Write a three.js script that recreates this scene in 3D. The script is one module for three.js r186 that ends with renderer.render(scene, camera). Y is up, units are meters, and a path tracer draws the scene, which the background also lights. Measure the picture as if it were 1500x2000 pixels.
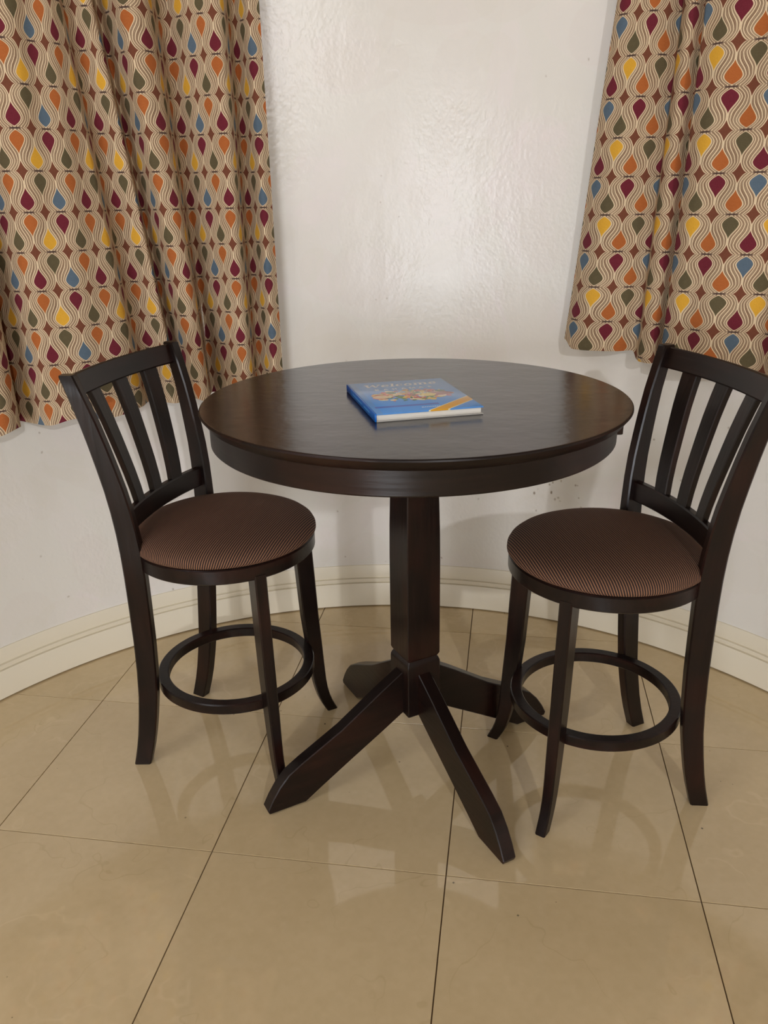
import * as THREE from 'three';
import { mergeGeometries, mergeVertices, toCreasedNormals } from 'three/addons/utils/BufferGeometryUtils.js';
import { RectAreaLightUniformsLib } from 'three/addons/lights/RectAreaLightUniformsLib.js';

// ---------------------------------------------------------------- camera, light, exposure
const scene = new THREE.Scene();
const renderer = new THREE.WebGLRenderer({ antialias: true });
renderer.toneMapping = THREE.LinearToneMapping;
renderer.toneMappingExposure = 0.385;
renderer.shadowMap.enabled = true;

const camera = new THREE.PerspectiveCamera(64.865, 0.75, 0.05, 30);
camera.position.set(0, 1.2893, 0);
camera.rotation.set(-0.3677, 0, -0.0188, 'YXZ');

// lamps of the room behind the viewer: place and brightness (their fittings are built below)
const LAMPS = {
  ceilingRight: { at: [1.0, 2.56, 3.04], power: 41, color: 0xf5f6fb, size: 0.05 },
};
// area lights of the room behind the viewer: daylight at a glazed door and a flat ceiling panel (built below)
RectAreaLightUniformsLib.init();
const DAY = {
  door: { at: [-1.50, 1.0, 4.27], size: [1.6, 1.84], power: 38, color: 0xf3f6fd },
  panel: { at: [-1.9, 2.715, 0.4], size: [1.2, 1.2], power: 10, color: 0xf4f7ff },
};
for (const [k, d] of Object.entries(DAY)) {
  const l = new THREE.RectAreaLight(d.color, d.power, ...d.size);
  l.name = `${k}_light`; l.position.set(...d.at);
  if (k === 'door') l.lookAt(d.at[0], d.at[1], 0); else l.rotation.x = -Math.PI / 2;
  scene.add(l);
}

// ---------------------------------------------------------------- helpers
const D = Math.PI / 180;
let seed = 7;
const rnd = () => { seed = (seed * 1664525 + 1013904223) >>> 0; return seed / 4294967296; };
const lerp = (a, b, t) => a + (b - a) * t;
const clamp = (x, a = 0, b = 1) => Math.min(b, Math.max(a, x));
const sstep = (a, b, x) => { const t = clamp((x - a) / (b - a)); return t * t * (3 - 2 * t); };
// table [[x, y], ...] read with a smooth (Catmull-Rom) curve
function curve(t) {
  return (x) => {
    const n = t.length;
    if (x <= t[0][0]) return t[0][1];
    if (x >= t[n - 1][0]) return t[n - 1][1];
    let i = 0; while (x > t[i + 1][0]) i++;
    const p0 = t[Math.max(0, i - 1)], p1 = t[i], p2 = t[i + 1], p3 = t[Math.min(n - 1, i + 2)];
    const h = p2[0] - p1[0], u = (x - p1[0]) / h;
    const m1 = i > 0 ? (p2[1] - p0[1]) / (p2[0] - p0[0]) : (p2[1] - p1[1]) / h;
    const m2 = i < n - 2 ? (p3[1] - p1[1]) / (p3[0] - p1[0]) : (p2[1] - p1[1]) / h;
    const u2 = u * u, u3 = u2 * u;
    return (2 * u3 - 3 * u2 + 1) * p1[1] + (u3 - 2 * u2 + u) * h * m1 + (-2 * u3 + 3 * u2) * p2[1] + (u3 - u2) * h * m2;
  };
}
// periodic value noise
function noiseGrid(n, s) {
  const g = new Float32Array(n * n); let q = s >>> 0;
  for (let i = 0; i < n * n; i++) { q = (q * 1664525 + 1013904223) >>> 0; g[i] = ((q >>> 8) & 0xffff) / 65535; }
  return g;
}
const NG = noiseGrid(256, 99);
function vnoise(x, y, px, py, off = 0) {          // period px, py lattice cells
  const xi = Math.floor(x), yi = Math.floor(y), fx = x - xi, fy = y - yi;
  const u = fx * fx * (3 - 2 * fx), v = fy * fy * (3 - 2 * fy);
  const at = (i, j) => NG[((((j % py) + py) % py + off * 37) & 255) * 256 + ((((i % px) + px) % px + off * 91) & 255)];
  return lerp(lerp(at(xi, yi), at(xi + 1, yi), u), lerp(at(xi, yi + 1), at(xi + 1, yi + 1), u), v);
}
function fbm(u, v, cx, cy, oct, off = 0) {        // u, v in 0..1, tiles
  let s = 0, a = 0.5, t = 0;
  for (let o = 0; o < oct; o++) { s += a * vnoise(u * cx, v * cy, cx, cy, off + o); t += a; a *= 0.5; cx *= 2; cy *= 2; }
  return s / t;
}
function dataTex(w, h, fn, srgb = true, wrap = true) {
  const d = new Uint8Array(w * h * 4), o = [0, 0, 0];
  for (let j = 0; j < h; j++) for (let i = 0; i < w; i++) {
    fn((i + 0.5) / w, (j + 0.5) / h, o);
    const k = (j * w + i) * 4;
    d[k] = clamp(o[0], 0, 255); d[k + 1] = clamp(o[1], 0, 255); d[k + 2] = clamp(o[2], 0, 255); d[k + 3] = 255;
  }
  const t = new THREE.DataTexture(d, w, h, THREE.RGBAFormat);
  t.magFilter = THREE.LinearFilter; t.minFilter = THREE.LinearMipmapLinearFilter; t.generateMipmaps = true;
  if (wrap) t.wrapS = t.wrapT = THREE.RepeatWrapping;
  if (srgb) t.colorSpace = THREE.SRGBColorSpace;
  t.needsUpdate = true;
  return t;
}
function rep(t, sx, sy, ox = 0, oy = 0) { t.repeat.set(sx, sy); t.offset.set(ox, oy); return t; }
function canvasTex(w, h, draw) {
  const c = document.createElement('canvas'); c.width = w; c.height = h;
  draw(c.getContext('2d'), w, h);
  const t = new THREE.CanvasTexture(c); t.colorSpace = THREE.SRGBColorSpace; t.needsUpdate = true;
  return t;
}

const taken = new Map();
function numbered(name) { const n = taken.get(name) ?? 0; taken.set(name, n + 1); return n ? `${name}_${String(n).padStart(3, '0')}` : name; }
function shadows(o) { o.traverse((m) => { if (m.isMesh) { m.castShadow = true; m.receiveShadow = true; } }); return o; }
function thing(name, label, category, [x, y, z] = [0, 0, 0], turn = 0, group) {
  const o = new THREE.Group(); o.name = numbered(name); scene.add(o);
  o.position.set(x, y, z); o.rotation.y = turn; o.userData = { label, category };
  if (group) o.userData.group = group;
  return o;
}
function part(name, geo, mat, parent) {
  const m = new THREE.Mesh(geo, mat); m.name = name; m.castShadow = m.receiveShadow = true; parent.add(m); return m;
}
function struct(name, geo, mat, label) {
  const m = part(name, geo, mat, scene); m.userData.kind = 'structure'; if (label) m.userData.label = label; return m;
}
// uv in metres from the face's main direction; grain runs along v
function boxUV(geo, grain = 'y', ou = 0, ov = 0) {
  const g = geo.index ? geo.toNonIndexed() : geo, p = g.attributes.position, uv = new Float32Array(p.count * 2);
  const a = new THREE.Vector3(), b = new THREE.Vector3(), c = new THREE.Vector3();
  for (let i = 0; i < p.count; i += 3) {
    a.fromBufferAttribute(p, i); b.fromBufferAttribute(p, i + 1); c.fromBufferAttribute(p, i + 2);
    const n = b.clone().sub(a).cross(c.clone().sub(a)), ax = Math.abs(n.x), ay = Math.abs(n.y), az = Math.abs(n.z);
    const drop = ax > ay && ax > az ? 'x' : ay > az ? 'y' : 'z';
    let keep = ['x', 'y', 'z'].filter((k) => k !== drop);
    if (keep[0] === grain) keep = [keep[1], keep[0]];
    [a, b, c].forEach((q, k) => { uv[(i + k) * 2] = q[keep[0]] + ou; uv[(i + k) * 2 + 1] = q[keep[1]] + ov; });
  }
  g.setAttribute('uv', new THREE.BufferAttribute(uv, 2));
  return g;
}
// a solid through closed sections (arrays of [x, y, z] with equal counts), capped
function loft(sections, grain = 'y', crease = 0.6) {
  const n = sections[0].length, pos = [], idx = [];
  sections.forEach((s) => s.forEach((p) => pos.push(...p)));
  for (let i = 0; i < sections.length - 1; i++) for (let k = 0; k < n; k++) {
    const a = i * n + k, b = i * n + (k + 1) % n, c = a + n, d = b + n;
    idx.push(a, b, d, a, d, c);
  }
  const e = (sections.length - 1) * n;
  for (let k = 1; k < n - 1; k++) { idx.push(0, k + 1, k); idx.push(e, e + k, e + k + 1); }
  let g = new THREE.BufferGeometry();
  g.setAttribute('position', new THREE.Float32BufferAttribute(pos, 3)); g.setIndex(idx);
  // make faces point outward
  const vol = (() => { let v = 0; const A = new THREE.Vector3(), B = new THREE.Vector3(), C = new THREE.Vector3(), q = g.attributes.position;
    for (let i = 0; i < idx.length; i += 3) { A.fromBufferAttribute(q, idx[i]); B.fromBufferAttribute(q, idx[i + 1]); C.fromBufferAttribute(q, idx[i + 2]); v += A.dot(B.cross(C)); } return v; })();
  if (vol < 0) { for (let i = 0; i < idx.length; i += 3) { const t = idx[i + 1]; idx[i + 1] = idx[i + 2]; idx[i + 2] = t; } g.setIndex(idx); }
  g = boxUV(g, grain, rnd(), rnd());
  return toCreasedNormals(g, crease);
}
// chamfered rectangle, half sizes a (first axis) and b, chamfer c
const rectPts = (a, b, c) => [[a, b - c], [a - c, b], [-a + c, b], [-a, b - c], [-a, -b + c], [-a + c, -b], [a - c, -b], [a, -b + c]];
function lathe(profile, segs, grain = null) {
  const g = new THREE.LatheGeometry(profile.map(([r, y]) => new THREE.Vector2(r, y)), segs);
  return grain ? toCreasedNormals(boxUV(g, grain), 0.5) : g;
}
function stretchUV(g, prof) {                       // uv = x, z in metres measured over the surface from the middle of the top
  const top = [...prof].reverse(), len = [0];
  for (let i = 1; i < top.length; i++) len.push(len[i - 1] + Math.hypot(top[i][0] - top[i - 1][0], top[i][1] - top[i - 1][1]));
  const p = g.attributes.position, uv = new Float32Array(p.count * 2);
  for (let i = 0; i < p.count; i++) {
    const x = p.getX(i), y = p.getY(i), z = p.getZ(i), r = Math.hypot(x, z);
    let k = 0, best = 1e9; top.forEach(([a, b], j) => { const d = Math.hypot(a - r, b - y); if (d < best) { best = d; k = j; } });
    const f = r > 1e-6 ? len[k] / r : 1; uv[i * 2] = x * f; uv[i * 2 + 1] = z * f;
  }
  g.setAttribute('uv', new THREE.BufferAttribute(uv, 2)); return g;
}
function planarUV(g) {                               // uv = x, z in metres
  const p = g.attributes.position, uv = new Float32Array(p.count * 2);
  for (let i = 0; i < p.count; i++) { uv[i * 2] = p.getX(i); uv[i * 2 + 1] = p.getZ(i); }
  g.setAttribute('uv', new THREE.BufferAttribute(uv, 2)); return g;
}

// ---------------------------------------------------------------- materials
// polished beige marble tile, 1.6 m repeat
const marble = dataTex(1024, 1024, (u, v, o) => {
  const w1 = fbm(u, v, 5, 5, 4, 3) - 0.5, w2 = fbm(u, v, 5, 5, 4, 11) - 0.5;
  const cloud = fbm(u + w1 * 0.08, v + w2 * 0.08, 6, 6, 5, 20);
  const vein = Math.abs(fbm((u + w2 * 0.10 + 1) % 1, (v + w1 * 0.10 + 1) % 1, 9, 9, 4, 31) - 0.5);
  const mask = sstep(0.50, 0.68, fbm(u, v, 7, 7, 3, 47));
  const dark = (1 - sstep(0.0, 0.007, vein)) * mask;
  const pale = (1 - sstep(0.0, 0.03, Math.abs(fbm(u, v, 13, 13, 4, 53) - 0.55))) * sstep(0.5, 0.66, fbm(u, v, 8, 8, 2, 61));
  const grain = (fbm(u, v, 128, 128, 2, 71) - 0.5) * 6;
  const k = (cloud - 0.5) * 20 + grain + pale * 6 - dark * 9;
  o[0] = 210 + k; o[1] = 187 + k * 1.02; o[2] = 146 + k * 1.05;
});
{
  const d = marble.image.data; let q = 31; const R = () => { q = (q * 1664525 + 1013904223) >>> 0; return q / 4294967296; };
  for (let i = 0; i < 46; i++) {
    const cx = R() * 1024, cy = R() * 1024, r = 0.5 + R() * 0.9, f = 0.3 + 0.4 * R();
    for (let y = -2; y <= 2; y++) for (let x = -2; x <= 2; x++) if (Math.hypot(x, y) <= r) { const k = ((((cy + y) | 0) & 1023) * 1024 + (((cx + x) | 0) & 1023)) * 4; for (let c = 0; c < 3; c++) d[k + c] *= f; }
  }
}
rep(marble, 1 / 1.6, 1 / 1.6);
const M = {};
M.tile = new THREE.MeshPhysicalMaterial({ map: marble, roughness: 0.05, ior: 1.72 });
M.grout = new THREE.MeshStandardMaterial({ color: 0x6a533a, roughness: 0.9 });

// painted plaster: colour over the whole bay (4.6 x 2.6 m), relief repeats every 1.1 m
const BAY = { x: -0.02616, z: -1.13242, r: 1.3372 };
const wallColour = canvasTex(2048, 1152, (c, w, h) => {
  c.fillStyle = '#e9e6de'; c.fillRect(0, 0, w, h);
  const X = (m) => (m / 4.6 + 0.5) * w, Y = (m) => (1 - m / 2.8) * h;
  // yellowed worn areas and scuffs
  let q = 5; const R = () => { q = (q * 1664525 + 1013904223) >>> 0; return q / 4294967296; };
  for (let i = 0; i < 900; i++) {
    c.fillStyle = R() < 0.5 ? 'rgba(224,218,206,0.10)' : 'rgba(240,237,231,0.10)';
    c.beginPath(); c.ellipse(R() * w, R() * h, 8 + R() * 40, 12 + R() * 60, R() * 3, 0, 7); c.fill();
  }
  // specks low on the wall to the right of the table, and a few everywhere
  for (let i = 0; i < 95; i++) {
    const t = 0.50 + 0.24 * (R() + R() - 1) * 0.8, y = 0.56 + 0.2 * (R() + R() - 1);
    c.fillStyle = `rgba(92,72,48,${0.25 + 0.5 * R()})`;
    c.beginPath(); c.ellipse(X(t), Y(y), 0.5 + R() * 0.9, 0.6 + R() * 1.4, 0, 0, 7); c.fill();
  }
  for (let i = 0; i < 120; i++) {
    c.fillStyle = `rgba(120,104,84,${0.15 + 0.4 * R()})`;
    c.beginPath(); c.ellipse(X(-1.6 + R() * 3.2), Y(R() * R() * 1.9 + 0.05), 0.5 + R() * 0.8, 0.5 + R() * 1.2, R() * 3, 0, 7); c.fill();
  }
});
rep(wallColour, 1 / 4.6, 1 / 2.8, 0.5, 0);
const wallRelief = dataTex(1024, 1024, (u, v, o) => {
  const patch = fbm(u, v, 5, 4, 3, 5), trowel = fbm(u, v, 26, 11, 3, 9), peel = fbm(u, v, 150, 120, 2, 14);
  const rough = sstep(0.45, 0.62, fbm(u, v, 5, 4, 2, 25));
  let k = patch * 0.52 + trowel * 0.22 + peel * lerp(0.05, 0.13, rough);
  const dent = vnoise(u * 40, v * 34, 40, 34, 40); if (dent > 0.93) k += (dent - 0.93) * 1.2;
  o[0] = o[1] = o[2] = k * 255;
}, false);
rep(wallRelief, 1 / 1.1, 1 / 1.1);
M.wall = new THREE.MeshPhysicalMaterial({ map: wallColour, roughness: 0.30, specularIntensity: 0.9, bumpMap: wallRelief, bumpScale: 0.0042 });
M.plainWall = new THREE.MeshStandardMaterial({ color: 0xccc6bc, roughness: 0.6 });
M.ceiling = new THREE.MeshStandardMaterial({ color: 0x857b6d, roughness: 0.8 });
M.base = new THREE.MeshPhysicalMaterial({ color: 0xebe2cc, roughness: 0.4, bumpMap: wallRelief, bumpScale: 0.0006 });

// dark stained wood, grain along v, 0.5 m repeat
const woodTone = dataTex(512, 512, (u, v, o) => {
  const wob = (fbm(u, v, 4, 2, 3, 4) - 0.5) * 0.05;
  const g = fbm((u + wob + 1) % 1, v, 48, 3, 3, 8), f = fbm(u, v, 160, 10, 2, 17), b = fbm(u, v, 5, 3, 3, 27);
  const k = (g - 0.5) * 14 + (f - 0.5) * 10, red = sstep(0.48, 0.75, b) * 12;
  o[0] = 23 + k * 0.8 + red; o[1] = 14 + k * 0.5 + red * 0.28; o[2] = 11.5 + k * 0.42 + red * 0.12;
});
rep(woodTone, 2, 2);
const woodRelief = dataTex(512, 512, (u, v, o) => { const k = fbm(u, v, 90, 6, 3, 33) * 0.7 + fbm(u, v, 8, 5, 2, 35) * 0.3; o[0] = o[1] = o[2] = k * 255; }, false);
rep(woodRelief, 2, 2);
M.wood = new THREE.MeshPhysicalMaterial({ map: woodTone, roughness: 0.30, specularIntensity: 0.6, bumpMap: woodRelief, bumpScale: 0.0003 });
M.rim = M.wood.clone(); M.rim.roughness = 0.36;
M.glide = new THREE.MeshStandardMaterial({ color: 0x121212, roughness: 0.6 });

// table top: the same stain with straight grain, rubs, scratches and chipped rim (0.9 m square, uv = x, z metres)
const topTone = canvasTex(1536, 1536, (c, w, h) => {
  const im = c.createImageData(w, h);
  for (let j = 0; j < h; j++) for (let i = 0; i < w; i++) {
    const u = i / w, v = j / h, g = fbm(u, v, 5, 90, 3, 12), f = fbm(u, v, 14, 240, 2, 19), b = fbm(u, v, 4, 6, 3, 29);
    const k = (g - 0.5) * 16 + (f - 0.5) * 12, red = sstep(0.4, 0.7, b) * 9, q = (j * w + i) * 4;
    im.data[q] = 31 + k * 0.8 + red; im.data[q + 1] = 19 + k * 0.7 + red * 0.35; im.data[q + 2] = 14.5 + k * 0.55 + red * 0.15; im.data[q + 3] = 255;
  }
  c.putImageData(im, 0, 0);
  const P = (x, z) => [(x / 0.9 + 0.5) * w, (z / 0.9 + 0.5) * h];
  let q = 77; const R = () => { q = (q * 1664525 + 1013904223) >>> 0; return q / 4294967296; };
  for (let i = 0; i < 70; i++) {                     // rubs and small scratches
    const [x, y] = P((R() - 0.5) * 0.8, (R() - 0.5) * 0.8), a = R() * 0.8 - 0.4, l = 10 + R() * 45;
    c.strokeStyle = R() < 0.6 ? 'rgba(20,12,10,0.45)' : 'rgba(120,98,80,0.25)'; c.lineWidth = 0.8 + R() * 1.6;
    c.beginPath(); c.moveTo(x, y); c.quadraticCurveTo(x + l * 0.5, y + (R() - 0.5) * 14, x + l * Math.cos(a), y + l * Math.sin(a)); c.stroke();
  }
  c.strokeStyle = 'rgba(18,10,8,0.6)'; c.lineWidth = 2;     // worn ring on the right
  const [rx, ry] = P(0.235, -0.16); c.beginPath(); c.ellipse(rx, ry, 45, 38, 0, 0.2, 5.2); c.stroke();
  const [sx, sy] = P(0.27, 0.0); c.beginPath(); c.moveTo(sx, sy + 30); c.quadraticCurveTo(sx + 30, sy + 5, sx + 55, sy - 8); c.stroke();
  c.fillStyle = 'rgba(16,10,8,0.8)';
  for (const [x, z] of [[0.17, 0.02], [0.105, 0.26], [0.02, 0.2], [-0.16, 0.2]]) { const [a, b] = P(x, z); c.beginPath(); c.ellipse(a, b, 5, 6, 0, 0, 7); c.fill(); }
  for (let i = 0; i < 12; i++) {                     // pale chips on the rim towards the viewer
    const a = (100 + R() * 46) * D, r = 0.4315 + R() * 0.0035, [x, y] = P(r * Math.cos(a), r * Math.sin(a));
    c.fillStyle = `rgba(205,188,165,${0.4 + R() * 0.5})`; c.beginPath(); c.ellipse(x, y, 1 + R() * 2.5, 0.6 + R() * 0.8, a + 1.57, 0, 7); c.fill();
  }
});
rep(topTone, 1 / 0.9, -1 / 0.9, 0.5, 0.5);
const topRelief = dataTex(1024, 1024, (u, v, o) => { const k = fbm(u, v, 9, 14, 4, 41) * 0.75 + fbm(u, v, 10, 60, 2, 43) * 0.1 + fbm(u, v, 70, 70, 2, 44) * 0.15; o[0] = o[1] = o[2] = k * 255; }, false);
rep(topRelief, 1 / 0.9, 1 / 0.9);
M.top = new THREE.MeshPhysicalMaterial({ map: topTone, roughness: 0.2, ior: 1.55, bumpMap: topRelief, bumpScale: 0.0012 });

// ribbed seat cloth: ribs run along z, 5.2 mm apart (uv = x, z metres; texture covers 4 ribs)
const ribTone = dataTex(256, 256, (u, v, o) => {
  const p = (u * 4) % 1, crest = Math.pow(0.5 + 0.5 * Math.cos((p - 0.5) * 2 * Math.PI), 2.2);
  const n = (fbm(u, v, 32, 32, 2, 6) - 0.5) * 16, k = crest;
  o[0] = lerp(46, 150, k) + n; o[1] = lerp(29, 106, k) + n * 0.8; o[2] = lerp(23, 76, k) + n * 0.6;
});
rep(ribTone, 1 / 0.0208, 1 / 0.0208);
const ribRelief = dataTex(256, 16, (u, v, o) => { const p = (u * 4) % 1; o[0] = o[1] = o[2] = 255 * Math.sqrt(Math.max(0, Math.sin(p * Math.PI))); }, false);
rep(ribRelief, 1 / 0.0208, 1 / 0.0208);
M.seat = new THREE.MeshPhysicalMaterial({ map: ribTone, roughness: 0.85, bumpMap: ribRelief, bumpScale: 0.0011, sheen: 0.15, sheenRoughness: 0.5, sheenColor: new THREE.Color(0x8a6248) });

// printed curtain cloth: 0.18 m repeat holding four joints of the wavy bands
const CL = { cream: [226, 205, 170], tan: [150, 119, 91], line: [92, 63, 49], dark: [62, 42, 38], brown: [116, 66, 45], orange: [176, 98, 44], olive: [94, 84, 58], yellow: [222, 168, 52], maroon: [108, 28, 44], blue: [88, 106, 122] };
const dropHalf = (y) => {                            // half width of a drop hanging from its joint (in W), y in rows
  const s = (y - 0.05) / 0.555; if (s <= 0 || s >= 1) return 0;
  if (s < 0.36) return 0.204 * Math.pow(Math.sin(Math.PI / 2 * s / 0.36), 0.8);
  const u = (s - 0.36) / 0.64; return 0.204 * (0.62 * (0.5 + 0.5 * Math.cos(Math.PI * u)) + 0.38 * (1 - u));
};
const starHalf = (q) => q >= 1 ? 0 : 0.205 * (0.62 * (1 - Math.sqrt(1 - (1 - q) * (1 - q))) + 0.38 * (1 - q));
const curtainPrint = dataTex(1024, 1024, (u, v, o) => {
  // v grows upward; rows counted downward. 2 rows and 2 columns per repeat
  const Y = (1 - v) * 2, row = Math.floor(Y), y = Y - row;       // y: 0 at the joint row above, 1 at the next
  const X = u * 2;                                               // columns, W = 1
  const offA = row === 0 ? 0 : 0.5;                              // joints of the row above sit here
  const k = Math.round(X - offA), xs = X - offA - k, x = Math.abs(xs);  // x in 0..0.5 from the nearest upper joint
  const kb = Math.floor(X - (offA + 0.5) + 0.5);                 // nearest lower joint
  const L = y < 0.66 ? dropHalf(y) : (y > 0.72 ? starHalf((1 - y) / 0.25) : 0);
  const yr = 1 - y, Lr = yr < 0.66 ? dropHalf(yr) : (yr > 0.72 ? starHalf((1 - yr) / 0.25) : 0), R = 0.5 - Lr;
  const below = [['olive', 'yellow'], ['blue', 'maroon']], above = [['orange', 'olive'], ['maroon', 'orange']];
  const wrap2 = (a) => ((a % 2) + 2) % 2;
  let col;
  const weave = (fbm(u, v, 200, 200, 1, 3) - 0.5) * 14;
  if (x < L) col = y < 0.69 ? CL[below[row][wrap2(k)]] : CL.brown;
  else if (x > R) {
    if (y > 0.31) { const nb = 1 - row, j = row === 0 ? Math.floor(X) : Math.round(X); col = CL[above[nb][wrap2(j)]]; }
    else col = CL.brown;
  } else {
    const t = (x - L) / Math.max(1e-4, R - L), edge = Math.min(x - L, R - x);
    if (edge < 0.03) col = CL.cream;
    else {
      const n = 4, q = t * n, band = Math.floor(q), f = q - band;
      const s = vnoise(band * 7.3 + row * 3 + k * 5 + 0.5, y * 2, 64, 64, 2);
      const ground = [0, 1, 2].map((i) => lerp(CL.tan[i], CL.cream[i], 0.15 + 0.55 * s));
      if (f < 0.17 || f > 0.83) col = CL.cream;
      else if (f < 0.31 || (f > 0.53 && f < 0.66)) col = CL.line;
      else col = ground;
    }
    // lines run together, dark, at the joints
    const near = (yy, xx) => Math.max(0, 1 - Math.hypot(yy / 0.032, Math.max(0, xx - 0.07) / 0.13));
    const kd = Math.max(near(y, x), near(1 - y, 0.5 - x));
    if (kd > 0) col = [0, 1, 2].map((i) => lerp(col[i], CL.dark[i], clamp(kd * 1.2)));
  }
  o[0] = col[0] + weave; o[1] = col[1] + weave; o[2] = col[2] + weave;
});
rep(curtainPrint, 1 / 0.18, 1 / 0.18);
const weaveRelief = dataTex(256, 256, (u, v, o) => { o[0] = o[1] = o[2] = 127 + 60 * Math.sin(u * 64 * 2 * Math.PI) + 60 * Math.sin(v * 64 * 2 * Math.PI); }, false);
rep(weaveRelief, 1 / 0.06, 1 / 0.06);
M.curtain = new THREE.MeshPhysicalMaterial({ map: curtainPrint, roughness: 0.92, bumpMap: weaveRelief, bumpScale: 0.0002, side: THREE.DoubleSide });
M.rod = new THREE.MeshStandardMaterial({ color: 0x5b4636, roughness: 0.35, metalness: 0.6 });

// ---------------------------------------------------------------- the setting
const H = 2.75, ARC = 95;
// floor: bed with separate tiles
const floor = new THREE.Group(); floor.name = 'floor'; floor.userData = { kind: 'structure', label: 'polished beige marble tile floor' }; scene.add(floor);
{
  const bed = new THREE.BoxGeometry(7.2, 0.1, 7.2); bed.translate(0, -0.0532, 0.95);
  part('grout_bed', bed, M.grout, floor);
  const cy = Math.cos(0.1565), sy = Math.sin(0.1565), S = 0.5, a0 = -0.5865, q0 = 1.2726, J = 0.0012;
  const toW = (a, q) => [cy * a + sy * q, sy * a - cy * q];
  const clip = (poly, inside, cross) => {
    const out = [];
    for (let i = 0; i < poly.length; i++) {
      const A = poly[i], B = poly[(i + 1) % poly.length], ia = inside(A), ib = inside(B);
      if (ia) out.push(A);
      if (ia !== ib) out.push(cross(A, B));
    }
    return out;
  };
  const half = (nx, nz, d) => [(p) => nx * p[0] + nz * p[1] <= d, (A, B) => { const a = nx * A[0] + nz * A[1] - d, b = nx * B[0] + nz * B[1] - d, t = a / (a - b); return [lerp(A[0], B[0], t), lerp(A[1], B[1], t)]; }];
  for (let i = -9; i < 10; i++) for (let j = -13; j < 5; j++) {
    let P = [[a0 + i * S + J, q0 + j * S + J], [a0 + (i + 1) * S - J, q0 + j * S + J], [a0 + (i + 1) * S - J, q0 + (j + 1) * S - J], [a0 + i * S + J, q0 + (j + 1) * S - J]].map((p) => toW(...p));
    if (P.every((p) => p[1] < -1.02)) for (let k = 0; k <= 36; k++) { const t = (-90 + k * 5) * D, n = [Math.sin(t), -Math.cos(t)]; P = clip(P, ...half(n[0], n[1], n[0] * BAY.x + n[1] * BAY.z + BAY.r + 0.03)); if (!P.length) break; }
    else for (const h of [half(1, 0, 3.43), half(-1, 0, 3.43), half(0, 1, 4.33)]) { P = clip(P, ...h); if (!P.length) break; }
    if (P.length < 3) continue;
    if (Math.abs(P.reduce((s, p, k) => { const b = P[(k + 1) % P.length]; return s + p[0] * b[1] - b[0] * p[1]; }, 0)) < 0.004) continue;
    const pos = [], idx = [], uv = [], n = P.length, ou = rnd() * 1.6, ov = rnd() * 1.6, turn = rnd() < 0.5 ? 1 : -1;
    const mx = P.reduce((s, p) => s + p[0], 0) / n, mz = P.reduce((s, p) => s + p[1], 0) / n;
    const ring = (inset, y) => P.forEach((p) => { const d = Math.hypot(mx - p[0], mz - p[1]); const x = lerp(p[0], mx, inset / d), z = lerp(p[1], mz, inset / d); pos.push(x, y, z); uv.push(x * turn + ou, z + ov); });
    ring(0, -0.009); ring(0, -0.0006); ring(0.0003, 0);
    for (let r = 0; r < 2; r++) for (let k = 0; k < n; k++) { const a = r * n + k, b = r * n + (k + 1) % n; idx.push(a, b, b + n, a, b + n, a + n); }
    for (let k = 1; k < n - 1; k++) idx.push(2 * n, 2 * n + k, 2 * n + k + 1);
    let g = new THREE.BufferGeometry();
    g.setAttribute('position', new THREE.Float32BufferAttribute(pos, 3)); g.setAttribute('uv', new THREE.Float32BufferAttribute(uv, 2));
    const area = P.reduce((s, p, k) => { const b = P[(k + 1) % n]; return s + p[0] * b[1] - b[0] * p[1]; }, 0);
    if (area > 0) for (let k = 0; k < idx.length; k += 3) { const t = idx[k + 1]; idx[k + 1] = idx[k + 2]; idx[k + 2] = t; }
    g.setIndex(idx);
    part(numbered('tile'), toCreasedNormals(g, 0.3), M.tile, floor);
  }
}
// curved bay wall, solid
function arcSolid(prof, a0, a1, segs) {               // closed profile [[r, y], ...] swept about the bay's axis, uv = arc metres, height
  const n = prof.length, pos = [], idx = [], uv = [];
  let per = [0]; for (let k = 1; k <= n; k++) per.push(per[k - 1] + Math.hypot(prof[k % n][0] - prof[k - 1][0], prof[k % n][1] - prof[k - 1][1]));
  for (let i = 0; i <= segs; i++) {
    const t = lerp(a0, a1, i / segs) * D;
    for (let k = 0; k < n; k++) { const [r, y] = prof[k]; pos.push(BAY.x + r * Math.sin(t), y, BAY.z - r * Math.cos(t)); uv.push(BAY.r * t, y); }
  }
  for (let i = 0; i < segs; i++) for (let k = 0; k < n; k++) { const a = i * n + k, b = i * n + (k + 1) % n; idx.push(a, b, b + n, a, b + n, a + n); }
  const e = segs * n;
  for (let k = 1; k < n - 1; k++) { idx.push(0, k + 1, k, e, e + k, e + k + 1); }
  const g = new THREE.BufferGeometry();
  g.setAttribute('position', new THREE.Float32BufferAttribute(pos, 3)); g.setAttribute('uv', new THREE.Float32BufferAttribute(uv, 2)); g.setIndex(idx);
  return toCreasedNormals(g, 0.5);
}
struct('wall_back', arcSolid([[BAY.r, -0.05], [BAY.r, H], [BAY.r + 0.14, H], [BAY.r + 0.14, -0.05]], -ARC, ARC, 152), M.wall, 'curved white plaster wall of the round bay');
const zA = BAY.z - BAY.r * Math.cos(ARC * D), xA = BAY.r * Math.sin(ARC * D);
const slab = (name, x0, x1, y0, y1, z0, z1, m, label) => { const g = new THREE.BoxGeometry(x1 - x0, y1 - y0, z1 - z0); g.translate((x0 + x1) / 2, (y0 + y1) / 2, (z0 + z1) / 2); return struct(name, g, m, label); };
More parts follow.
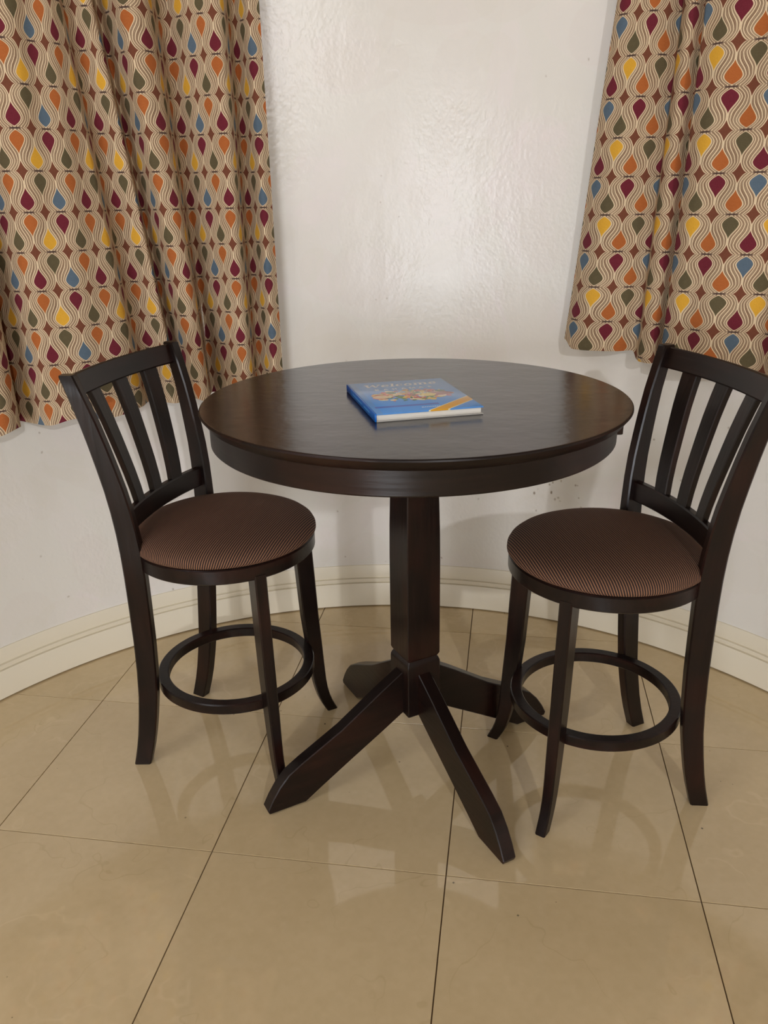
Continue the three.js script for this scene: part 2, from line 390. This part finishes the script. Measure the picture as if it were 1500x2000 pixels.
slab('wall_back_left', -3.54, BAY.x - xA - 0.005, -0.05, H, zA - 0.14, zA, M.plainWall, 'flat white wall left of the bay');
slab('wall_back_right', BAY.x + xA + 0.005, 3.54, -0.05, H, zA - 0.14, zA, M.plainWall, 'flat white wall right of the bay');
slab('wall_left', -3.54, -3.4, -0.05, H, zA, 4.3, M.plainWall, 'white wall on the left of the room');
slab('wall_right', 3.4, 3.54, -0.05, H, zA, 4.3, M.plainWall, 'white wall on the right of the room');
slab('wall_front', -3.54, 3.54, -0.05, H, 4.3, 4.44, M.plainWall, 'white wall behind the viewer');
slab('ceiling', -3.54, 3.54, H, H + 0.12, -2.7, 4.44, M.ceiling, 'white ceiling');
// moulded baseboard round the bay
{
  const r = BAY.r, p = [[r + 0.004, 0.0045], [r - 0.015, 0.0045], [r - 0.015, 0.083], [r - 0.0135, 0.0865], [r - 0.006, 0.0875], [r - 0.006, 0.0915], [r - 0.0125, 0.0930], [r - 0.0135, 0.098], [r - 0.0125, 0.103], [r - 0.005, 0.1045], [r - 0.005, 0.1085], [r - 0.0105, 0.1105], [r - 0.0105, 0.118], [r - 0.0075, 0.128], [r - 0.006, 0.144], [r - 0.004, 0.149], [r + 0.004, 0.150]];
  struct('baseboard_back', arcSolid(p, -ARC, ARC, 152), M.base, 'cream moulded baseboard following the curved wall');
}

// ---------------------------------------------------------------- table
const TABLE = { x: 0.0667, z: -1.645, turn: 27.5 * D };
const table = thing('pub_table', 'tall round dark brown wooden pedestal table with four splayed feet', 'table', [TABLE.x, 0, TABLE.z]);
{
  const top = 0.911, R = 0.4385;
  const face = part('tabletop', planarUV(lathe([[0.436, 0.9104], [0.4362, 0.9104], [0.4345, top], [0.3, top], [0, top]], 128)), M.top, table);
  part('rim', toCreasedNormals(boxUV(lathe([[0, 0.886], [0.405, 0.886], [0.421, 0.8868], [0.426, 0.8895], [0.4325, 0.8985], [0.4365, 0.9035], [R, 0.9062], [0.4380, 0.9088], [0.4362, 0.9104], [0.30, 0.9100], [0, 0.9100]], 128), 'x'), 0.7), M.rim, face);
  const ap = lathe([[0.394, 0.888], [0.394, 0.8385], [0.4125, 0.8385], [0.4155, 0.8415], [0.4155, 0.888], [0.394, 0.888]], 128);
  const p = ap.attributes.position, uv = ap.attributes.uv;
  for (let i = 0; i < p.count; i++) { const t = Math.atan2(p.getX(i), p.getZ(i)); uv.setXY(i, p.getY(i), 0.41 * t); }
  const apron = part('apron', toCreasedNormals(ap, 0.5), M.wood, table); apron.position.set(-0.005, 0, 0);
  // small wooden stop under the rim on the right
  const stop = loft([0.8315, 0.833, 0.8855, 0.886].map((y, i) => rectPts(i ? 0.0085 : 0.007, i ? 0.011 : 0.009, 0.0015).map(([a, b]) => [a, y, b])));
  part('leaf_stop', stop, M.wood, table).position.set(0.4205, 0, 0.030);
  // pedestal, turned with the feet
  const ped = (pts) => { const g = loft(pts.map(([y, s, c]) => rectPts(s, s, c).map(([a, b]) => [a, y, b]))); g.rotateY(TABLE.turn); return g; };
  part('column', ped([[0.8855, 0.0365, 0.002], [0.80, 0.0372, 0.002], [0.74, 0.0383, 0.002], [0.68, 0.0402, 0.002], [0.62, 0.0415, 0.002], [0.55, 0.0422, 0.002], [0.45, 0.0424, 0.002], [0.312, 0.0424, 0.002], [0.304, 0.0385, 0.002]]), M.wood, table);
  part('hub', ped([[0.304, 0.0375, 0.002], [0.2985, 0.0405, 0.002], [0.293, 0.0425, 0.002], [0.287, 0.043, 0.002], [0.160, 0.043, 0.002], [0.1575, 0.041, 0.002]]), M.wood, table);
  // sabre feet: side outline [distance from the axis, height]
  const outline = [[0.034, 0.272], [0.10, 0.230], [0.20, 0.163], [0.30, 0.110], [0.335, 0.089], [0.358, 0.064], [0.376, 0.037], [0.389, 0.012], [0.386, 0.005], [0.300, 0.005], [0.255, 0.033], [0.18, 0.078], [0.10, 0.125], [0.034, 0.165]];
  const shape = new THREE.Shape(outline.map(([a, b]) => new THREE.Vector2(a, b)));
  for (let k = 0; k < 4; k++) {
    let g = new THREE.ExtrudeGeometry(shape, { depth: 0.028, bevelEnabled: true, bevelThickness: 0.002, bevelSize: 0.002, bevelSegments: 1 });
    g.translate(0, 0, -0.014); g = boxUV(g, 'x', rnd(), rnd()); g = toCreasedNormals(g, 0.5);
    const leg = part('leg', g, M.wood, table);
    leg.rotation.y = TABLE.turn - Math.PI / 2 + k * Math.PI / 2;
    const pad = new THREE.CylinderGeometry(0.011, 0.011, 0.005, 16); pad.translate(0.335, 0.0025, 0);
    part('glide', pad, M.glide, leg);
  }
}

// ---------------------------------------------------------------- counter stools
function makeStool() {
  const t = new THREE.Group();
  // cushion and its round frame
  const padProfile = [[0, 0.571], [0.201, 0.571], [0.2095, 0.5735], [0.2135, 0.579], [0.2130, 0.586], [0.2090, 0.5935], [0.2005, 0.6005], [0.187, 0.6065], [0.168, 0.6115], [0.142, 0.6155], [0.10, 0.6185], [0.05, 0.6200], [0, 0.6203]];
  part('cushion', stretchUV(lathe(padProfile, 96), padProfile), M.seat, t);
  const frame = lathe([[0.150, 0.5705], [0.150, 0.5355], [0.2065, 0.5355], [0.2095, 0.5385], [0.2095, 0.5675], [0.2065, 0.5705], [0.150, 0.5705]], 96);
  part('seat_frame', toCreasedNormals(frame, 0.5), M.wood, t);
  const ring = lathe([[0.166, 0.2015], [0.1685, 0.199], [0.1895, 0.199], [0.192, 0.2015], [0.192, 0.2225], [0.1895, 0.225], [0.1685, 0.225], [0.166, 0.2225], [0.166, 0.2015]], 96);
  part('footrest_ring', toCreasedNormals(ring, 0.5), M.wood, t);
  // rear posts: leg and back stile in one
  const bc = curve([[0, -0.201], [0.05, -0.187], [0.1, -0.176], [0.2, -0.160], [0.3, -0.152], [0.4, -0.146], [0.5, -0.139], [0.58, -0.138], [0.66, -0.142], [0.72, -0.148], [0.79, -0.160], [0.87, -0.176], [0.93, -0.192], [0.978, -0.206]]);
  const wc = curve([[0, 0.153], [0.3, 0.153], [0.4, 0.159], [0.5, 0.168], [0.6, 0.173], [0.7, 0.181], [0.8, 0.190], [0.978, 0.2065]]);
  const dep = curve([[0, 0.040], [0.2, 0.045], [0.45, 0.047], [0.6, 0.047], [0.8, 0.039], [0.978, 0.030]]);
  const ys = [0, 0.02, 0.05, 0.09, 0.14, 0.2, 0.27, 0.35, 0.44, 0.52, 0.58, 0.63, 0.68, 0.73, 0.78, 0.83, 0.88, 0.93, 0.975, 0.978];
  for (const s of [1, -1]) {
    const ca = Math.cos(15 * D), sa = -s * Math.sin(15 * D);
    part('rear_leg', loft(ys.map((y, i) => { const sh = i === ys.length - 1 ? 0.0015 : 0; return rectPts(dep(y) / 2 - sh, (y < 0.6 ? 0.014 : 0.013) - sh, 0.003).map(([a, b]) => [bc(y) + a * ca - b * sa, y, s * wc(y) + a * sa + b * ca]); })), M.wood, t);
  }
  // front sabre legs, set on the diagonals
  const rc = curve([[0, 0.250], [0.03, 0.236], [0.06, 0.226], [0.1, 0.2185], [0.15, 0.2135], [0.2, 0.2095], [0.3, 0.201], [0.4, 0.196], [0.545, 0.188]]);
  const fd = curve([[0, 0.029], [0.06, 0.031], [0.1, 0.034], [0.2, 0.039], [0.3, 0.042], [0.545, 0.045]]);
  const fw = curve([[0, 0.0115], [0.1, 0.012], [0.25, 0.0135], [0.545, 0.014]]);
  for (const s of [1, -1]) {
    const ca = Math.cos(44 * D), sa = s * Math.sin(44 * D);
    part('front_leg', loft([0, 0.015, 0.03, 0.05, 0.075, 0.1, 0.13, 0.17, 0.22, 0.3, 0.4, 0.48, 0.545].map((y) => rectPts(fd(y) / 2, fw(y), 0.003).map(([a, b]) => [(rc(y) + a) * ca - b * sa, y, (rc(y) + a) * sa + b * ca]))), M.wood, t);
  }
  // bowed rails and three slats
  const bow = (w, W, d) => -d * (1 - (w / W) * (w / W));
  const rail = (name, y0, y1, thick, W, d, back) => {
    const yc = (y0 + y1) / 2, sl = (bc(y1) - bc(y0)) / (y1 - y0), L = Math.hypot(1, sl), up = [sl / L, 1 / L], nr = [1 / L, -sl / L], hh = (y1 - y0) / 2;
    const sec = []; for (let i = 0; i <= 14; i++) { const w = lerp(-W, W, i / 14); sec.push(rectPts(thick / 2, hh, 0.003).map(([a, b]) => [bc(yc) - back + bow(w, W, d) + a * nr[0] + b * up[0], yc + a * nr[1] + b * up[1], w])); }
    part(name, loft(sec, 'z'), M.wood, t);
  };
  rail('top_rail', 0.926, 0.973, 0.021, 0.196, 0.022, 0.010);
  rail('lower_rail', 0.624, 0.671, 0.020, 0.170, 0.022, 0.002);
  for (const k of [-1, 0, 1]) {
    const sec = [0.662, 0.70, 0.74, 0.78, 0.82, 0.86, 0.90, 0.932].map((y) => {
      const f = (y - 0.66) / 0.27, w = k * lerp(0.080, 0.112, f), ws = lerp(0.037, 0.046, f) / 2, b = bc(y) - lerp(0.002, 0.011, f) + bow(w, lerp(0.170, 0.196, f), lerp(0.022, 0.025, f));
      const tw = k * 0.18;                                  // turned to follow the bow
      return rectPts(0.0075, ws, 0.002).map(([a, c]) => [b + a + c * tw, y, w + c]);
    });
    part('slat', loft(sec), M.wood, t);
  }
  return t;
}
const stoolProto = makeStool();
function placeStool(x, z, yaw, label, group) {
  const s = stoolProto.clone(); s.name = numbered('counter_stool'); s.position.set(x, 0, z); s.rotation.y = -yaw * D;
  s.userData = { label, category: 'stool', group }; scene.add(s);
}
placeStool(-0.374, -1.748, 15.5, 'dark wooden stool with round brown ribbed cushion, left of the round table', 'counter stools at the round table');
placeStool(0.479, -1.589, 170.0, 'dark wooden stool with round brown ribbed cushion, right of the round table', 'counter stools at the round table');

// ---------------------------------------------------------------- book on the table
{
  const BW = 0.209, BH = 0.272, T = 0.0155;
  const cover = canvasTex(640, 832, (c, w, h) => {
    c.fillStyle = '#5f9de4'; c.fillRect(0, 0, w, h);
    let q = 21; const R = () => { q = (q * 1664525 + 1013904223) >>> 0; return q / 4294967296; };
    c.fillStyle = '#6a9cd6'; c.fillRect(0, 0, w * 0.07, h);
    for (let i = 0; i < 120; i++) { c.fillStyle = 'rgba(120,165,215,0.10)'; c.fillRect(R() * w, h * 0.72 + R() * h * 0.26, 60 + R() * 200, 3); }
    c.fillStyle = 'rgba(96,88,160,0.55)'; c.fillRect(w * 0.05, h * 0.80, w * 0.6, h * 0.045);
    const pal = ['#d8563c', '#e8c24a', '#e9d9a8', '#5f8a3e', '#e08a4a', '#b8453a', '#efe3c6', '#3f6f3a', '#d9a03a', '#c96a78'];
    for (let i = 0; i < 210; i++) {
      const a = R() * 6.283, r = Math.sqrt(R()), x = w * (0.50 + 0.37 * r * Math.cos(a)), y = h * (0.51 + 0.17 * r * Math.sin(a));
      c.fillStyle = pal[Math.floor(R() * pal.length)]; c.beginPath(); c.ellipse(x, y, 8 + R() * 34, 5 + R() * 20, R() * 3, 0, 7); c.fill();
    }
    c.fillStyle = '#a8453c'; c.beginPath(); c.ellipse(w * 0.78, h * 0.52, 90, 46, 0.1, 0, 7); c.fill();
    c.fillStyle = '#efd25a'; for (let i = 0; i < 6; i++) { c.beginPath(); c.ellipse(w * 0.66 + 26 * Math.cos(i * 1.05), h * 0.53 + 22 * Math.sin(i * 1.05), 26, 20, i, 0, 7); c.fill(); }
    c.fillStyle = '#e6c9a0'; c.beginPath(); c.ellipse(w * 0.2, h * 0.52, 52, 44, 0, 0, 7); c.fill();
    c.textAlign = 'center'; c.fillStyle = '#fbfaf4'; c.font = 'italic bold 104px serif'; c.fillText('Welcome', w * 0.50, h * 0.185);
    c.font = 'bold 50px sans-serif'; let xx = w * 0.23; for (const ch of 'BAHAMAS') { c.fillText(ch, xx, h * 0.30); xx += w * 0.09; }
    c.font = '26px sans-serif'; c.fillText('BAHAMAS', w * 0.55, h * 0.91);
    c.save(); c.translate(w * 0.80, h * 0.855); c.rotate(-0.72); c.fillStyle = '#f4e3b4'; c.fillRect(-260, -42, 520, 84); c.fillStyle = '#e7a92e'; c.fillRect(-260, -34, 520, 68); c.restore();
  });
  const spineTone = canvasTex(64, 832, (c, w, h) => { c.fillStyle = '#1470cc'; c.fillRect(0, 0, w, h); c.fillStyle = '#4ea4ee'; c.fillRect(26, h * 0.24, 14, h * 0.34); c.fillRect(26, h * 0.64, 14, h * 0.20); c.fillStyle = '#0c55a8'; c.fillRect(0, 0, w, h * 0.17); });
  const coverMat = new THREE.MeshPhysicalMaterial({ map: cover, roughness: 0.2 });
  const backMat = new THREE.MeshPhysicalMaterial({ color: 0xb4b1aa, roughness: 0.4 });
  const spineMat = new THREE.MeshPhysicalMaterial({ map: spineTone, roughness: 0.35 });
  const paper = dataTex(64, 128, (u, v, o) => { const k = (vnoise(u * 4, v * 64, 4, 64, 3) - 0.5) * 26; o[0] = 236 + k; o[1] = 231 + k; o[2] = 220 + k; });
  const pageMat = new THREE.MeshStandardMaterial({ map: paper, roughness: 0.85 });
  const b = thing('hardcover_book', 'blue hardcover book with a colourful cover, lying flat on the round table', 'book', [-0.0144 + 0.002, 0.9112, -1.4388], 0);
  const ang = Math.atan2(0.0471, 0.2032); b.rotation.y = ang;             // local x along the lower edge, -z towards the top of the cover
  const box = (x0, x1, y0, y1, z0, z1, c = 0.0006) => { const g = loft([[y0, c], [y0 + c, 0], [y1 - c, 0], [y1, c]].map(([y, k]) => [[x1 - k, z1 - k], [x0 + k, z1 - k], [x0 + k, z0 + k], [x1 - k, z0 + k]].map(([x, z]) => [x, y, z])), 'z', 0.9); return g; };
  const fc = box(0.002, BW, T - 0.0026, T, -BH, 0);
  { const p = fc.attributes.position, uv = fc.attributes.uv; for (let i = 0; i < p.count; i++) uv.setXY(i, p.getX(i) / BW, -p.getZ(i) / BH); }
  part('front_cover', fc, coverMat, b);
  part('back_cover', box(0.002, BW, 0, 0.0022, -BH, 0), backMat, b);
  const sp = box(-0.0012, 0.0022, 0.0002, T - 0.0002, -BH, 0);
  { const p = sp.attributes.position, uv = sp.attributes.uv; for (let i = 0; i < p.count; i++) uv.setXY(i, p.getY(i) / T, -p.getZ(i) / BH); }
  part('spine', sp, spineMat, b);
  const pg = box(0.0022, BW - 0.004, 0.0026, T - 0.0026, -BH + 0.003, -0.003, 0.0002);
  { const p = pg.attributes.position, uv = pg.attributes.uv; for (let i = 0; i < p.count; i++) uv.setXY(i, (p.getX(i) - p.getZ(i)) / 0.2, p.getY(i) / 0.0105); }
  part('pages', pg, pageMat, b);
}

// ---------------------------------------------------------------- curtains
// folds: [angle on the bay, how far the cloth stands in front of its hanging line]
function makeCurtain(name, label, folds, { rBase, top, hem, shift, flip, u0, gather, full }) {
  const t = thing(name, label, 'curtain', [0, 0, 0], 0, 'patterned curtains in the bay');
  const f = curve(folds), a0 = folds[0][0], a1 = folds[folds.length - 1][0], N = 420, K = 64, th = 0.0016;
  const grid = [], ss = [];
  for (let i = 0; i <= N; i++) {
    const a = lerp(a0, a1, i / N), col = [];
    const bottom = hem(a);
    for (let k = 0; k <= K; k++) {
      const q = k / K, y = lerp(bottom, top, q);
      const wob = 0.006 * Math.sin(a * 0.55 + y * 3.1) + 0.004 * Math.sin(a * 1.3 - y * 5.3);
      const amp = gather(y), ang = (a + shift(a, y)) * D, r = rBase - f(a) * amp - wob;
      col.push([BAY.x + r * Math.sin(ang), y, BAY.z - r * Math.cos(ang)]);
    }
    grid.push(col);
    const kk = Math.round(K * 0.35), p = col[kk], o = i ? grid[i - 1][kk] : p;
    ss.push((i ? ss[i - 1] : u0) + full * Math.hypot(p[0] - o[0], p[2] - o[2]));
  }
  const pos = [], uv = [], idx = [], nrm = (i, k) => {
    const a = grid[Math.max(0, i - 1)][k], b = grid[Math.min(N, i + 1)][k]; let nx = b[2] - a[2], nz = -(b[0] - a[0]); const l = Math.hypot(nx, nz) || 1; return [nx / l, nz / l];
  };
  for (let side = 0; side < 2; side++) for (let i = 0; i <= N; i++) for (let k = 0; k <= K; k++) {
    const p = grid[i][k], n = nrm(i, k), d = side ? th / 2 : -th / 2;
    pos.push(p[0] + n[0] * d, p[1], p[2] + n[1] * d);
    uv.push(flip ? -ss[i] : ss[i], flip ? -p[1] + 0.110 : p[1] + 0.013);
  }
  const C = (N + 1) * (K + 1), at = (s, i, k) => s * C + i * (K + 1) + k, quad = (a, b, c, d) => idx.push(a, b, c, a, c, d);
  for (let i = 0; i < N; i++) for (let k = 0; k < K; k++) { quad(at(0, i, k), at(0, i, k + 1), at(0, i + 1, k + 1), at(0, i + 1, k)); quad(at(1, i, k), at(1, i + 1, k), at(1, i + 1, k + 1), at(1, i, k + 1)); }
  for (let i = 0; i < N; i++) { quad(at(0, i, 0), at(0, i + 1, 0), at(1, i + 1, 0), at(1, i, 0)); quad(at(0, i, K), at(1, i, K), at(1, i + 1, K), at(0, i + 1, K)); }
  for (const i of [0, N]) for (let k = 0; k < K; k++) quad(at(0, i, k), at(1, i, k), at(1, i, k + 1), at(0, i, k + 1));
  const g = new THREE.BufferGeometry();
  g.setAttribute('position', new THREE.Float32BufferAttribute(pos, 3)); g.setAttribute('uv', new THREE.Float32BufferAttribute(uv, 2)); g.setIndex(idx); g.computeVertexNormals();
  part('cloth', g, M.curtain, t);
  return t;
}
function makeRod(name, label, a0, a1, y, r) {
  const t = thing(name, label, 'curtain rod', [0, 0, 0], 0, 'curtain rods in the bay');
  const P = (a, rr = r) => new THREE.Vector3(BAY.x + rr * Math.sin(a * D), y, BAY.z - rr * Math.cos(a * D));
  const pts = []; for (let i = 0; i <= 30; i++) pts.push(P(lerp(a0, a1, i / 30)));
  part('pole', new THREE.TubeGeometry(new THREE.CatmullRomCurve3(pts), 90, 0.011, 12), M.rod, t);
  for (const a of [a0, a1]) { const s = new THREE.SphereGeometry(0.02, 20, 14); const p = P(a); s.translate(p.x, p.y, p.z); part('finial', s, M.rod, t); }
  for (const f of [0.08, 0.92]) { const a = lerp(a0, a1, f); part('bracket', new THREE.TubeGeometry(new THREE.LineCurve3(P(a), P(a, BAY.r - 0.001)), 4, 0.007, 10), M.rod, t); }
}
const leftFolds = [[-76, 0.03], [-72, 0.06], [-68, -0.01], [-63, 0.065], [-58.5, -0.01], [-55, 0.062], [-50.5, 0.064], [-46.4, 0.050], [-44.9, -0.030], [-42.9, 0.062], [-38, 0.076], [-33.2, 0.062], [-31.2, 0.000], [-28.6, 0.036], [-27.2, -0.034], [-26.1, 0.052], [-23.8, 0.056], [-21.9, -0.034], [-20.2, 0.020], [-17.8, 0.060], [-16.6, 0.052], [-15.0, -0.028], [-13.4, 0.026], [-12.1, 0.020]];
makeCurtain('curtain', 'patterned brown curtain with teardrop print hanging left of the table', leftFolds,
  { rBase: 1.288, top: 2.19, hem: (a) => 0.772 + 0.006 * Math.sin(a * 0.9), shift: (a, y) => 5.0 * (1.28 - y) * Math.exp(-Math.pow((a + 29) / 6.5, 2)), flip: true, u0: -0.056, full: 1.22, gather: (y) => lerp(1.32, 1.05, (y - 0.77) / 1.4) });
const rightFolds = [[27.2, 0.012], [28.6, 0.034], [31.2, 0.042], [33.2, 0.022], [34.6, -0.004], [35.6, 0.034], [37.0, 0.046], [37.6, 0.012], [38.4, 0.050], [42, 0.064], [46.5, 0.056], [49, 0.034], [51.5, 0.055], [56, 0.05], [59, 0.02], [63, 0.055], [67, 0.03], [71, 0.055], [76, 0.03]];
makeCurtain('curtain', 'patterned brown curtain with teardrop print hanging right of the table', rightFolds,
  { rBase: 1.295, top: 2.19, hem: (a) => lerp(0.898, 0.876, sstep(34.3, 34.9, a)) + 0.02 * (1 - sstep(27.2, 28.8, a)), shift: (a, y) => lerp(1.6, -2.2, clamp((1.75 - y) / 0.85)) * (1 - sstep(28, 37, a) * 0.75), flip: false, u0: 0.014, full: 1, gather: (y) => lerp(1.25, 1.0, (y - 0.88) / 1.3) });
makeRod('curtain_rod', 'bronze curtain rod over the left curtain', -78, -10.5, 2.205, 1.275);
makeRod('curtain_rod', 'bronze curtain rod over the right curtain', 26, 78, 2.205, 1.275);

// ---------------------------------------------------------------- lamps of the room behind the viewer
function lamp(name, label, spec, fitting) {
  const [x, y, z] = spec.at, t = thing(name, label, 'lamp', [x, y, z]);
  const glow = new THREE.MeshStandardMaterial({ color: 0xffffff, emissive: spec.color, emissiveIntensity: 2.0, roughness: 0.5 });
  part('globe', new THREE.SphereGeometry(spec.size, 32, 20), glow, t).castShadow = false;
  fitting(t, spec);
  const l = new THREE.PointLight(spec.color, spec.power, 0, 2); l.castShadow = true; l.shadow.radius = spec.size / 0.02; t.add(l);
}
M.brass = new THREE.MeshStandardMaterial({ color: 0xd9d4ca, roughness: 0.4, metalness: 0.5 });
const ceilingFitting = (t, s) => { const h = H - s.at[1] - s.size; const g = new THREE.CylinderGeometry(0.055, 0.06, h + 0.01, 32); g.translate(0, s.size + h / 2 - 0.005, 0); part('ceiling_mount', g, M.brass, t); };
lamp('ceiling_lamp', 'small white globe lamp on the ceiling, right side of the room', LAMPS.ceilingRight, ceilingFitting);

// ---------------------------------------------------------------- glazed door and lamp panel behind the viewer
M.frame = new THREE.MeshStandardMaterial({ color: 0xe6e1d6, roughness: 0.5 });
const dayGlow = new THREE.MeshStandardMaterial({ color: 0x20242a, emissive: 0xeef3ff, emissiveIntensity: 3.0, roughness: 0.6 });
function opening(name, label, d, turn) {
  const t = new THREE.Group(); t.name = name; t.userData = { kind: 'structure', label }; t.position.set(...d.at); t.rotation.y = turn; scene.add(t);
  const [w, h] = d.size, bar = (x, y, a, b) => { const g = new THREE.BoxGeometry(a, b, 0.05); g.translate(x, y, 0.005); part('frame_bar', g, M.frame, t); };
  const pane = new THREE.BoxGeometry(w, h, 0.008); pane.translate(0, 0, -0.015); part('pane', pane, dayGlow, t);
  bar(-w / 2 - 0.04, 0, 0.08, h + 0.16); bar(w / 2 + 0.04, 0, 0.08, h + 0.16); bar(0, h / 2 + 0.04, w, 0.08); bar(0, -h / 2 - 0.04, w, 0.08);
}
opening('door_1', 'wide white-framed glazed door behind the viewer', DAY.door, Math.PI);
{
  const { at, size: [w, d] } = DAY.panel, t = thing('ceiling_panel_lamp', 'flat square white lamp panel on the ceiling', 'lamp', at);
  const pane = new THREE.BoxGeometry(w, 0.01, d); pane.translate(0, 0.012, 0); part('diffuser', pane, new THREE.MeshStandardMaterial({ color: 0xffffff, emissive: DAY.panel.color, emissiveIntensity: 3.0, roughness: 0.6 }), t);
  const tray = new THREE.BoxGeometry(w + 0.04, 0.018, d + 0.04); tray.translate(0, 0.026, 0); part('tray', tray, M.frame, t);
}

renderer.render(scene, camera);
